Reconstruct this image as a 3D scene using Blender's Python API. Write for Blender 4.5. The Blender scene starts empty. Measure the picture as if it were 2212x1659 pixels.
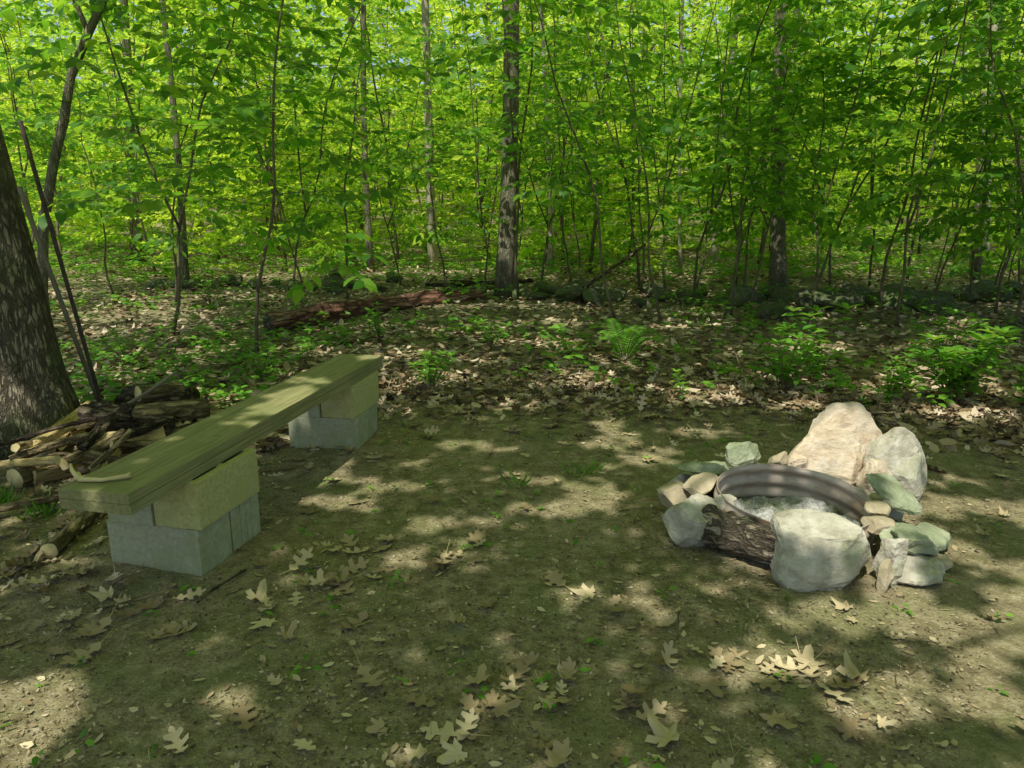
import bpy, bmesh, math, random
import numpy as np
from mathutils import Vector, Matrix, Quaternion, noise
random.seed(7); rng = np.random.default_rng(7)
C = bpy.context.scene.collection
U = random.uniform
# ------------------------------------------------------------------ sun / sky
SUN = Vector((-0.185, -0.498, 0.848)).normalized()
SX, SY = -SUN.x / SUN.z, -SUN.y / SUN.z      # ground shift of a shadow per metre of height
w = bpy.data.worlds.new("World"); bpy.context.scene.world = w; w.use_nodes = True
nt = w.node_tree; bg = nt.nodes['Background']
sky = nt.nodes.new('ShaderNodeTexSky'); sky.sky_type = 'NISHITA'; sky.sun_disc = False
sky.sun_elevation = math.asin(SUN.z); sky.sun_rotation = math.atan2(SUN.x, SUN.y) % (2 * math.pi)
nt.links.new(sky.outputs[0], bg.inputs[0]); bg.inputs[1].default_value = 0.15
sl = bpy.data.lights.new("sun", 'SUN'); sl.energy = 5.0; sl.angle = math.radians(0.5); sl.color = (1, .96, .88)
so = bpy.data.objects.new("sun", sl); C.objects.link(so); so.location = (-4, -10, 20)
so.rotation_euler = (-SUN).to_track_quat('-Z', 'Y').to_euler()
cam = bpy.data.cameras.new("camera"); cam.lens = 36 * 1640 / 2212; cam.clip_end = 2000
co = bpy.data.objects.new("camera", cam); C.objects.link(co); co.location = (0, 0, 1.45)
co.rotation_euler = (math.radians(90 - 13.9), 0, 0); bpy.context.scene.camera = co
vs = bpy.context.scene.view_settings; vs.view_transform = 'Standard'; vs.look = 'None'; vs.exposure = 0

# ------------------------------------------------------------------ materials
def nd(t, typ, ins=None, **kw):
    n = t.nodes.new(typ)
    for k, v in kw.items(): setattr(n, k, v)
    for k, v in (ins or {}).items():
        if isinstance(v, bpy.types.NodeSocket): t.links.new(v, n.inputs[k])
        else: n.inputs[k].default_value = v
    return n
def ramp(t, fac, stops):
    n = t.nodes.new('ShaderNodeValToRGB'); e = n.color_ramp.elements
    while len(e) < len(stops): e.new(0.5)
    for i, (p, c) in enumerate(stops):
        e[i].position = p; e[i].color = (*c, 1)
    t.links.new(fac, n.inputs[0]); return n.outputs[0]
def mixc(t, fac, a, b, mode='MIX'):
    n = t.nodes.new('ShaderNodeMix'); n.data_type = 'RGBA'; n.blend_type = mode
    for i, v in ((0, fac), (6, a), (7, b)):
        if isinstance(v, bpy.types.NodeSocket): t.links.new(v, n.inputs[i])
        elif i == 0: n.inputs[0].default_value = v
        else: n.inputs[i].default_value = (*v, 1)
    return n.outputs[2]
def gmat(name, stops, scale=5, stretch=(1, 1, 1), rough=.9, bump=.6, bscale=30, bdist=.01, blotch=None, spec=.2, cells=None, metal=0, cmin=.35):
    m = bpy.data.materials.new(name); m.use_nodes = True; t = m.node_tree; b = t.nodes['Principled BSDF']
    tc = nd(t, 'ShaderNodeTexCoord'); mp = nd(t, 'ShaderNodeMapping', {'Vector': tc.outputs['Object'], 'Scale': stretch})
    n1 = nd(t, 'ShaderNodeTexNoise', {'Vector': mp.outputs[0], 'Scale': scale, 'Detail': 5, 'Roughness': .7})
    col = ramp(t, n1.outputs[0], stops)
    n2 = nd(t, 'ShaderNodeTexNoise', {'Vector': mp.outputs[0], 'Scale': bscale, 'Detail': 3, 'Roughness': .7})
    h = n2.outputs[0]
    if cells:
        dv = nd(t, 'ShaderNodeVectorMath', {0: n1.outputs['Color'], 1: (.12, .12, .12)}, operation='MULTIPLY')
        av = nd(t, 'ShaderNodeVectorMath', {0: mp.outputs[0], 1: dv.outputs[0]}, operation='ADD')
        vo = nd(t, 'ShaderNodeTexVoronoi', {'Vector': av.outputs[0], 'Scale': cells}, feature='DISTANCE_TO_EDGE')
        mr = nd(t, 'ShaderNodeMapRange', {'Value': vo.outputs['Distance'], 'From Min': 0, 'From Max': .22})
        dk = nd(t, 'ShaderNodeMath', {0: mr.outputs[0], 1: 1 - cmin}, operation='MULTIPLY_ADD'); dk.inputs[2].default_value = cmin
        col = mixc(t, 1.0, col, dk.outputs[0], 'MULTIPLY')
        ad = nd(t, 'ShaderNodeMath', {0: h, 1: mr.outputs[0]}, operation='ADD'); h = ad.outputs[0]
    for bl in (blotch or []):
        n3 = nd(t, 'ShaderNodeTexNoise', {'Vector': tc.outputs['Object'], 'Scale': bl[0], 'Detail': 3, 'Roughness': .6})
        f = ramp(t, n3.outputs[0], [(bl[2], (0, 0, 0)), (bl[2] + .12, (bl[3],) * 3)])
        col = mixc(t, f, col, bl[1])
    bp = nd(t, 'ShaderNodeBump', {'Height': h, 'Strength': bump, 'Distance': bdist})
    t.links.new(col, b.inputs['Base Color']); t.links.new(bp.outputs[0], b.inputs['Normal'])
    b.inputs['Roughness'].default_value = rough; b.inputs['Specular IOR Level'].default_value = spec
    b.inputs['Metallic'].default_value = metal
    return m
def leafmat(name, stops, trans=.5, tstops=None, rough=.5, simple=False):
    m = bpy.data.materials.new(name); m.use_nodes = True; t = m.node_tree; b = t.nodes['Principled BSDF']
    g = nd(t, 'ShaderNodeNewGeometry'); col = ramp(t, g.outputs['Random Per Island'], stops)
    if simple:
        t.nodes.remove(b); b = t.nodes.new('ShaderNodeBsdfDiffuse'); t.links.new(col, b.inputs[0])
        t.links.new(b.outputs[0], t.nodes['Material Output'].inputs[0])
    else:
        t.links.new(col, b.inputs['Base Color']); b.inputs['Roughness'].default_value = rough
        b.inputs['Specular IOR Level'].default_value = .4
    if trans > 0:
        tr = nd(t, 'ShaderNodeBsdfTranslucent'); t.links.new(ramp(t, g.outputs['Random Per Island'], tstops or stops), tr.inputs[0])
        mx = nd(t, 'ShaderNodeMixShader', {0: trans}); t.links.new(b.outputs[0], mx.inputs[1]); t.links.new(tr.outputs[0], mx.inputs[2])
        t.links.new(mx.outputs[0], t.nodes['Material Output'].inputs[0])
    return m
M = {}
M['bark'] = gmat('furrowed_bark', [(.3, (.13, .105, .065)), (.5, (.24, .205, .135)), (.72, (.36, .32, .22))], 14, (1, 1, .2), bump=1, bscale=26, bdist=.04, cells=34, cmin=.5, blotch=[(2.2, (.18, .21, .09), .48, .5)])
M['barkfar'] = gmat('grey_bark', [(.3, (.13, .12, .08)), (.5, (.22, .205, .135)), (.72, (.32, .3, .2))], 10, (1, 1, .25), bump=.8, bscale=20, bdist=.02, cells=34, cmin=.7, blotch=[(1.5, (.17, .2, .09), .5, .5)])
M['barkpale'] = gmat('pale_bark', [(.3, (.2, .175, .12)), (.5, (.33, .3, .21)), (.72, (.46, .42, .32))], 8, (1, 1, .25), bump=.8, bscale=20, bdist=.02)
M['twig'] = gmat('sapling_bark', [(.3, (.06, .05, .03)), (.7, (.19, .165, .095))], 8, (1, 1, .5), bump=.3)
LS = [(0, (.1, .27, .02)), (.4, (.2, .4, .03)), (.75, (.32, .54, .04)), (1, (.52, .68, .08))]
LT = [(0, (.28, .56, .03)), (.4, (.48, .76, .05)), (.75, (.66, .88, .07)), (1, (.86, .95, .16))]
M['leaf'] = leafmat('understory_leaf', LS, .6, LT, simple=True)
M['leafy'] = leafmat('sunlit_tone_leaf', [(p, (c[0] * 1.5, c[1] * 1.25, c[2] * 1.2)) for p, c in LS], .6, [(p, (min(.95, c[0] * 1.28), min(.96, c[1] * 1.1), c[2])) for p, c in LT], simple=True)  # understory leaf brightened and yellowed, sunlight put into its colour
M['leafn'] = leafmat('shade_tone_leaf', [(0, (.04, .14, .015)), (.5, (.08, .23, .02)), (1, (.18, .38, .03))], .56,
                     [(0, (.14, .4, .02)), (.5, (.3, .6, .03)), (1, (.58, .82, .05))])  # darker leaf for the near saplings, shade put into its colour
M['canopy'] = leafmat('canopy_leaf', [(0, (.12, .22, .03)), (1, (.2, .33, .05))], .8, [(0, (.66, .78, .17)), (1, (.78, .87, .25))], simple=True)  # translucency raised so the crowns fill the shade below with green light
M['plant'] = leafmat('plant_leaf', [(0, (.06, .2, .02)), (1, (.18, .4, .04))], .4, [(0, (.2, .46, .03)), (1, (.5, .72, .06))])
M['dead'] = leafmat('dead_leaf', [(0, (.1, .066, .034)), (.35, (.24, .175, .1)), (.7, (.4, .31, .2)), (1, (.58, .48, .34))], 0, None, simple=True)
M['deadn'] = leafmat('dry_oak_leaf', [(0, (.2, .145, .07)), (.6, (.38, .3, .165)), (1, (.56, .47, .28))], 0, None, .75)
M['chip'] = leafmat('debris', [(0, (.06, .05, .026)), (.6, (.22, .18, .1)), (1, (.48, .4, .26))], 0, simple=True)
M['concrete'] = gmat('concrete', [(.3, (.28, .29, .175)), (.7, (.43, .44, .28))], 50, bump=.8, bscale=160, bdist=.004, blotch=[(5, (.27, .3, .14), .5, .6), (9, (.48, .48, .34), .6, .4), (40, (.16, .16, .09), .64, .5)])
M['concretey'] = gmat('stained_concrete', [(.3, (.34, .33, .12)), (.7, (.54, .52, .23))], 50, bump=.8, bscale=160, bdist=.004, blotch=[(5, (.4, .39, .13), .5, .5), (9, (.46, .45, .28), .6, .4), (40, (.2, .19, .08), .64, .5)])
M['plank'] = gmat('weathered_board', [(.25, (.14, .135, .055)), (.5, (.24, .23, .1)), (.75, (.36, .34, .17))], 3.0, (22, .9, 22), bump=.6, bscale=9, bdist=.003, blotch=[(3, (.18, .2, .07), .5, .5), (14, (.12, .11, .05), .62, .5)], rough=.8)
M['rock'] = gmat('grey_rock', [(.3, (.24, .22, .155)), (.5, (.46, .43, .34)), (.7, (.64, .61, .51))], 6, (1, 1, 1.4), bump=1, bscale=14, bdist=.013, blotch=[(5, (.26, .28, .14), .52, .6), (11, (.13, .115, .075), .59, .6)])
M['rockpink'] = gmat('cream_rock', [(.3, (.4, .3, .19)), (.5, (.56, .46, .33)), (.7, (.66, .59, .47))], 6, (1, 1, 1.6), bump=1, bscale=12, bdist=.015, blotch=[(4, (.5, .48, .38), .53, .6), (8, (.38, .24, .13), .57, .65)])
M['rockgreen'] = gmat('greenish_rock', [(.3, (.16, .185, .1)), (.55, (.29, .32, .2)), (.75, (.44, .46, .32))], 6, bump=1, bscale=18, bdist=.014, blotch=[(9, (.48, .48, .36), .58, .5)])
M['rocktan'] = gmat('tan_rock', [(.3, (.28, .23, .14)), (.7, (.5, .43, .29))], 7, bump=.7, bscale=25, bdist=.008)
M['rockmoss'] = gmat('mossy_rock', [(.3, (.07, .07, .045)), (.55, (.15, .15, .095)), (.75, (.28, .27, .19))], 4, bump=1, bscale=9, bdist=.06, blotch=[(2.5, (.08, .12, .03), .44, .85)])
M['rot'] = gmat('rotten_bark', [(.3, (.1, .08, .053)), (.5, (.25, .205, .145)), (.72, (.46, .39, .29))], 12, (1, 1, .25), bump=1, bscale=22, bdist=.03, cells=30, cmin=.45)
M['darkbark'] = gmat('dark_firewood_bark', [(.3, (.05, .038, .025)), (.5, (.14, .11, .07)), (.72, (.3, .24, .17))], 12, (1, 1, .25), bump=1, bscale=22, bdist=.04, cells=24, cmin=.4)
M['logbark'] = gmat('log_bark', [(.3, (.11, .085, .04)), (.5, (.27, .21, .11)), (.72, (.44, .37, .22))], 10, (1, 1, .3), bump=1, bscale=24, bdist=.02, cells=20, cmin=.5)
M['redbark'] = gmat('reddish_log_bark', [(.3, (.1, .045, .03)), (.5, (.32, .17, .11)), (.72, (.56, .4, .29))], 9, (1, 1, .2), bump=1, bscale=20, bdist=.03, cells=18, cmin=.4, blotch=[(2, (.13, .13, .06), .62, .5)])
M['split'] = gmat('split_wood', [(.3, (.33, .24, .09)), (.5, (.52, .4, .17)), (.72, (.7, .58, .31))], 6, (7, 7, .7), bump=1, bscale=14, bdist=.02, blotch=[(7, (.2, .15, .07), .5, .75)])
M['cut'] = gmat('cut_wood_end', [(.3, (.45, .36, .15)), (.7, (.68, .59, .32))], 12, bump=.4, bscale=30, bdist=.004)
M['steel'] = gmat('heat_stained_steel', [(.3, (.24, .185, .14)), (.5, (.42, .345, .28)), (.7, (.6, .52, .44))], 4, (1, 1, 4), rough=.5, bump=.15, bscale=40, bdist=.002, spec=.5, metal=.15, blotch=[(7, (.32, .18, .09), .54, .5)])
M['ash'] = gmat('ash', [(.3, (.26, .255, .23)), (.6, (.6, .59, .56))], 40, bump=1, bscale=50, bdist=.03, blotch=[(9, (.16, .19, .1), .52, .7)])
M['pole'] = gmat('rusty_iron', [(.3, (.03, .024, .018)), (.7, (.09, .07, .05))], 20, bump=.4, bscale=60, bdist=.002, rough=.7)
M['greypole'] = gmat('grey_pole', [(.3, (.11, .1, .07)), (.7, (.22, .2, .14))], 14, (1, 1, .2), bump=.4, bscale=40, bdist=.003, rough=.7)
M['soil'] = gmat('forest_soil', [(.28, (.1, .082, .04)), (.45, (.2, .168, .088)), (.6, (.31, .265, .155)), (.78, (.5, .435, .3))], 13, bump=1, bscale=65, bdist=.012,
             blotch=[(.9, (.32, .27, .165), .52, .5), (3.1, (.15, .175, .055), .48, .45), (24, (.1, .088, .042), .57, .45), (75, (.56, .48, .34), .6, .65), (115, (.065, .05, .024), .57, .75)])

# ------------------------------------------------------------------ mesh helpers
def mesh(name, V, F, mats, smooth=False, mi=None):
    me = bpy.data.meshes.new(name); me.from_pydata([tuple(v) for v in V], [], F)
    for m in (mats if isinstance(mats, list) else [mats]): me.materials.append(m)
    if mi is not None: me.polygons.foreach_set('material_index', mi)
    me.polygons.foreach_set('use_smooth', [smooth] * len(me.polygons)); me.update(); return me
def obj(name, me, parent=None, loc=(0, 0, 0), **props):
    o = bpy.data.objects.new(name, me); C.objects.link(o); o.location = loc
    if parent: o.parent = parent
    for k, v in props.items(): o[k] = v
    return o
def trimesh(name, V, T, mat):
    me = bpy.data.meshes.new(name); n = len(T)
    me.vertices.add(len(V)); me.vertices.foreach_set('co', np.ascontiguousarray(V, dtype=np.float32).ravel())
    me.loops.add(n * 3); me.loops.foreach_set('vertex_index', np.ascontiguousarray(T, dtype=np.int32).ravel())
    me.polygons.add(n); me.polygons.foreach_set('loop_start', np.arange(0, n * 3, 3, dtype=np.int32))
    me.materials.append(mat); me.update(calc_edges=True); me.validate(); return me
KITE = ([(0, 0, 0), (.42, .5, .1), (1, 0, -.06), (.42, -.5, .1)], [(0, 1, 2), (0, 2, 3)])
HEX = ([(0, 0, 0), (.28, .44, .07), (.3, 0, 0), (.28, -.44, .07), (.66, .36, .02), (.68, 0, -.04), (.66, -.36, .02), (1, 0, -.16)],
       [(0, 2, 1), (0, 3, 2), (1, 2, 5), (1, 5, 4), (2, 3, 6), (2, 6, 5), (4, 5, 7), (5, 6, 7)])
LEAF4 = ([(0, 0, 0), (.3, .46, .04), (.7, .34, .0), (1, 0, -.14), (.7, -.34, .0), (.3, -.46, .04)], [(0, 5, 1), (1, 5, 4), (1, 4, 2), (2, 4, 3)])
def oak_shape(k=1.0):
    R = [(0, .015), (.1, .03), (.17, .22), (.27, .3), (.3, .11 + .1 * (1 - k)), (.42, .14 + .15 * (1 - k)), (.44, .42), (.56, .5), (.58, .15 + .2 * (1 - k)), (.68, .15 + .2 * (1 - k)), (.74, .4), (.84, .36), (.84, .12 + .1 * (1 - k)), (.93, .12), (1, .01)]
    V = []; F = []
    for i, (x, wd) in enumerate(R):
        mx = i / (len(R) - 1)
        V += [(x, wd, .5 * wd * wd), (mx, 0, 0), (x, -wd * .9, .5 * wd * wd)]
    for i in range(len(R) - 1):
        a = 3 * i; b = a + 3
        F += [(a, a + 1, b + 1), (a, b + 1, b), (a + 1, a + 2, b + 2), (a + 1, b + 2, b + 1)]
    V.append((-.3, .01, .0)); V.append((-.3, -.01, .0)); n = len(V); F += [(n - 2, n - 1, 0), (n - 1, 2, 0)]
    return V, F
def maple_shape():
    pts = [(180, .12), (150, .3), (120, .34), (105, .55), (90, .36), (72, .4), (60, .72), (45, .62), (38, .4), (22, .5), (12, .82), (0, 1.0)]
    P = [(r * math.cos(math.radians(a)), r * math.sin(math.radians(a))) for a, r in pts]
    P = P + [(x, -y) for x, y in P[-2:0:-1]]
    V = [(.3, 0, 0)] + [(x * .62 + .3, y * .62, .2 * (x * x + y * y) + .07 * math.sin(i * 2)) for i, (x, y) in enumerate(P)]
    n = len(P); F = [(0, 1 + i, 1 + (i + 1) % n) for i in range(n)]
    return V, F
OAK = oak_shape(); OAK2 = oak_shape(.25); MAPLE = maple_shape()
def leaves(name, P, D, N, L, W, mat, shape=KITE, curl=None):
    P = np.asarray(P, float); D = np.asarray(D, float); N = np.asarray(N, float); L = np.asarray(L, float); W = np.asarray(W, float)
    D /= np.linalg.norm(D, axis=1, keepdims=True) + 1e-9
    S = np.cross(N, D); S /= np.linalg.norm(S, axis=1, keepdims=True) + 1e-9
    N = np.cross(D, S)
    sv = np.array(shape[0], float); k = len(sv)
    cz = np.ones(len(P)) if curl is None else np.asarray(curl)
    V = P[:, None, :] + sv[None, :, 0, None] * L[:, None, None] * D[:, None, :] + sv[None, :, 1, None] * W[:, None, None] * S[:, None, :] + sv[None, :, 2, None] * (L * cz)[:, None, None] * N[:, None, :]
    if curl is not None:
        V = V + ((sv[None, :, 0] - .5) ** 2 * 1.0)[:, :, None] * (L * cz * .8)[:, None, None] * N[:, None, :]
    T = np.array(shape[1])[None] + (np.arange(len(P)) * k)[:, None, None]
    return trimesh(name, V.reshape(-1, 3), T.reshape(-1, 3), mat)
def tube(pts, rad, n=8, V=None, F=None, cap=True, rf=None):
    if V is None: V, F = [], []
    pts = [Vector(p) for p in pts]; ref = None; base = len(V)
    for i, p in enumerate(pts):
        d = (pts[min(i + 1, len(pts) - 1)] - pts[max(i - 1, 0)]).normalized()
        if ref is None: ref = Vector((1, 0, 0)) if abs(d.x) < .8 else Vector((0, 1, 0))
        a = (ref - d * ref.dot(d)).normalized(); b = d.cross(a); ref = a
        for j in range(n):
            th = 2 * math.pi * j / n; r = rad[i] * (rf(th, i) if rf else 1)
            V.append(p + (a * math.cos(th) + b * math.sin(th)) * r)
    for i in range(len(pts) - 1):
        for j in range(n):
            F.append((base + i * n + j, base + i * n + (j + 1) % n, base + (i + 1) * n + (j + 1) % n, base + (i + 1) * n + j))
    if cap:
        F.append(tuple(base + j for j in range(n))[::-1]); F.append(tuple(base + (len(pts) - 1) * n + j for j in range(n)))
    return V, F
def sstep(a, b, x):
    x = max(0, min(1, (x - a) / (b - a))); return x * x * (3 - 2 * x)
def border(x):
    if x < -1.6: return 2.75
    if x < -.7: return 2.75 + (5.1 - 2.75) * sstep(-1.6, -1.2, x)
    return 5.15 - .55 * sstep(1.8, 2.6, x) - .9 * sstep(2.6, 3.4, x)
def gz(x, y):
    h = .012 * noise.noise((x * 2.2, y * 2.2, 0)) + .004 * noise.noise((x * 9, y * 9, 3))
    m = sstep(5.2, 9, math.hypot(x * .7, y))
    h += m * (.09 * noise.noise((x * .55, y * .55, 5)) + .03 * noise.noise((x * 2, y * 2, 9)) + .04)
    return h + 13 * sstep(24, 95, y)
# ------------------------------------------------------------------ ground
def axis(n, near, far, k):
    u = np.linspace(-1, 1, n); return np.sign(u) * (near * np.abs(u) + (far - near) * np.abs(u) ** k)
xs = axis(321, 9, 400, 7); ys = axis(321, 9, 400, 7) + 4
V = [(x, y, gz(x, y)) for y in ys for x in xs]; n = len(xs)
F = [(j * n + i, j * n + i + 1, (j + 1) * n + i + 1, (j + 1) * n + i) for j in range(n - 1) for i in range(n - 1)]
obj('ground', mesh('ground', V, F, M['soil'], True), kind='structure', label='bare trodden soil of a woodland clearing', category='ground')

# ------------------------------------------------------------------ sun spots that the crown gaps are carved for (ground coordinates x, y, rx, ry)
SPOTS = [(1.62, 2.33, .24, .13), (1.98, 2.25, .14, .09), (.81, 2.15, .07, .055), (1.25, 2.42, .09, .05), (1.05, 2.38, .05, .035), (1.25, 2.85, .22, .12), (1.42, 2.75, .12, .12),
         (1.6, 3.72, .3, .2), (1.3, 3.9, .12, .1), (1.95, 3.75, .16, .1), (1.35, 3.2, .12, .1), (1.75, 3.0, .15, .15), (.85, 3.3, .1, .08), (1.05, 3.7, .12, .07), (1.8, 3.3, .12, .08), (2.3, 3.4, .35, .1), (2.5, 3.05, .18, .09), (2.1, 2.75, .16, .08), (1.1, 3.15, .1, .1), (1.9, 2.55, .12, .06),
         (-.85, 3.75, .09, .07), (-.55, 3.67, .13, .055), (-.33, 4.35, .09, .05), (-.08, 4.25, .09, .05), (.68, 4.5, .15, .05), (.82, 4.22, .12, .05), (.3, 3.42, .12, .045), (.05, 3.34, .1, .045), (.63, 4.75, .1, .045), (0.05, 5.15, .12, .05), (1.2, 4.6, .17, .06), (-.33, 3.2, .08, .04), (-.8, 3.45, .11, .045), (-.42, 2.82, .08, .035), (.7, 4.0, .11, .045), (.45, 3.6, .1, .04), (-.6, 4.0, .07, .04), (.2, 3.75, .08, .04), (-.05, 3.8, .05, .03), (.5, 4.3, .08, .04), (-.2, 2.95, .05, .03),
         (-1.42, 1.9, .18, .12), (-1.1, 1.78, .12, .06), (-1.3, 1.72, .14, .06), (1.1, 1.9, .07, .045), (1.45, 2.0, .08, .055), (1.2, 2.08, .05, .04), (1.5, 1.78, .08, .05),
         (-1.04, 3.99, .1, .18), (-.98, 4.3, .06, .1), (-1.12, 3.6, .05, .08), (-1.25, 4.4, .14, .06), (-.8, 4.95, .06, .1), (-2.85, 4.4, .12, .1), (-2.4, 4.6, .12, .1), (-1.9, 4.8, .08, .06), (-2.3, 4.1, .14, .1), (-2.45, 3.8, .1, .06),
         (-4.7, 9.4, 1.3, .5), (-5.2, 10.6, 1.6, .4), (-3.6, 8.6, .6, .25), (-1.75, 8.4, .6, .3), (-3.2, 10.8, .8, .35), (-.9, 9.6, .5, .22), (.4, 9.8, .5, .15), (-2.7, 7.0, .4, .15),
         (3.4, 5.95, .4, .28), (3.05, 4.9, .3, .15), (3.25, 5.5, .3, .2), (1.4, 5.6, .35, .1), (.6, 5.75, .22, .08), (-.6, 5.9, .25, .15), (2.3, 6.0, .22, .14), (2.9, 7.4, .4, .15), (1.2, 7.3, .3, .12), (0, 7.5, .35, .12), (4.6, 7.6, .4, .2), (4.2, 9.6, .7, .25), (2.2, 9.5, .4, .2), (5.8, 9.8, .8, .3), (1.5, 11.0, .7, .3), (4.8, 11.6, 1.0, .3), (-.5, 11.9, 1.2, .35)]
for i in range(190):
    SPOTS.append((U(-5, 7), U(5.2, 12), U(.08, .27), U(.05, .12)))
for i in range(10):
    SPOTS.append((U(-.9, 2.6), U(1.7, 5), U(.02, .04), U(.01, .03)))
SP = np.array(SPOTS)
def carve(P):  # drops crown leaves that would block a chosen sun spot
    gx = P[:, 0] + SX * P[:, 2]; gy = P[:, 1] + SY * P[:, 2]; keep = np.ones(len(P), bool)
    for x, y, a, b in SP:
        keep &= (((gx - x) / (a + .088)) ** 2 + ((gy - y) / (b + .085)) ** 2) > 1
    return keep
# ------------------------------------------------------------------ tree builders
def canopy_tree(name, label, base, top, r0, blobs, nleaf, mat, flare=.3, group=None):
    e = obj(name, None, None, base, label=label, category='tree')
    if group: e['group'] = group
    b = Vector(base); tp = Vector(top) - b
    pts = []; rad = []
    for i in range(22):
        s = i / 21; z = s ** 1.3
        p = Vector((tp.x * z, tp.y * z, tp.z * z)) + Vector((noise.noise((s * 3, b.x, 1)), noise.noise((s * 3, b.y, 7)), 0)) * .12 * min(1, z * 4)
        pts.append(p - Vector((0, 0, .06 if i == 0 else 0))); rad.append(r0 * ((1 - .6 * z) + flare * math.exp(-z * tp.z * 5)))
    lob = lambda th, i: 1 + .05 * noise.noise((math.cos(th) * 2, math.sin(th) * 2, i * .5 + b.x)) + .16 * math.exp(-i * .7) * math.sin(th * 5 + b.x)
    Vv, Ff = tube(pts, rad, 28, rf=lob)
    for (cx, cy, cz, R) in blobs:
        for k in range(7):
            a = U(0, 6.28); s = U(.62, .8); st = pts[int(s * 21)]
            en = Vector((cx, cy, cz)) - b + Vector((math.cos(a) * R * .75, math.sin(a) * R * .75, U(-.6, .8)))
            mid = (st + en) / 2 + Vector((U(-.3, .3), U(-.3, .3), U(.2, .5)))
            tube([st, (st + mid) / 2 + Vector((0, 0, .1)), mid, (mid + en) / 2 + Vector((0, 0, .15)), en], [r0 * .25, r0 * .2, r0 * .14, r0 * .08, .01], 7, Vv, Ff)
    obj('trunk', mesh('trunk', Vv, Ff, mat, True), e)
    P = []; 
    for (cx, cy, cz, R) in blobs:
        m = nleaf // len(blobs) // 3
        a = rng.uniform(0, 2 * np.pi, m); rr = R * np.sqrt(rng.uniform(0, 1, m)); z = cz + rng.uniform(-1.0, 1.0, m) * np.sqrt(np.clip(1 - (rr / R) ** 2, .1, 1))
        c = np.stack([cx + rr * np.cos(a), cy + rr * np.sin(a), z], 1)
        P.append((c[:, None, :] + rng.normal(0, 1, (m, 3, 3)) * np.array([.3, .3, .06])).reshape(-1, 3))
    P = np.concatenate(P); P = P[carve(P)]
    m = len(P); D = rng.normal(0, 1, (m, 3)) * (1, 1, .3); N = rng.normal(0, .3, (m, 3)) + (0, 0, 1); L = rng.uniform(.11, .17, m)
    obj('crown', leaves('crown', P - np.array(base), D, N, L, L * .85, M['canopy']), e)
    return e
gl = 'unseen tall trees added to shade the clearing'; ls = 'unseen tall leafy tree added to dapple the clearing with shade'  # out-of-view trees, placed and carved for the dappled light
NLF = 15500; ZC = 5.9
canopy_tree('oak_tree', 'thick furrowed-bark tree leaning beside the firewood pile', (-2.89, 4.4, 0), (-3.85, 4.6, 8), .225, [(-4.1, 6.7, ZC, 3.0), (-.4, 6.5, ZC, 2.9)], NLF + 400, M['bark'], .42)
canopy_tree('unseen_shade_tree', ls, (5.6, 4.2, 0), (5.2, 4.6, 8), .16, [(3.0, 6.5, ZC, 2.9), (6.0, 6.7, ZC, 2.9)], NLF, M['bark'], group=gl)
canopy_tree('unseen_shade_tree', ls, (-2.2, -1.8, 0), (-2.4, -1.6, 8), .16, [(-3.8, -1.1, ZC, 2.9), (-.4, -1.1, ZC, 2.9)], NLF, M['bark'], group=gl)
canopy_tree('unseen_shade_tree', ls, (2.6, -1.6, 0), (2.4, -1.6, 8), .16, [(2.9, -1.2, ZC, 2.9), (5.4, -.3, ZC, 2.9)], NLF, M['bark'], group=gl)
canopy_tree('unseen_shade_tree', ls, (-5.2, 2.4, 0), (-4.8, 2.5, 8), .16, [(-4.3, 2.8, ZC, 2.9), (-.9, 2.7, ZC, 2.9)], NLF, M['bark'], group=gl)
canopy_tree('unseen_shade_tree', ls, (4.9, 2.2, 0), (4.6, 2.4, 8), .16, [(2.0, 2.8, ZC, 2.9), (5.0, 3.0, ZC, 2.9)], NLF, M['bark'], group=gl)

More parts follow.
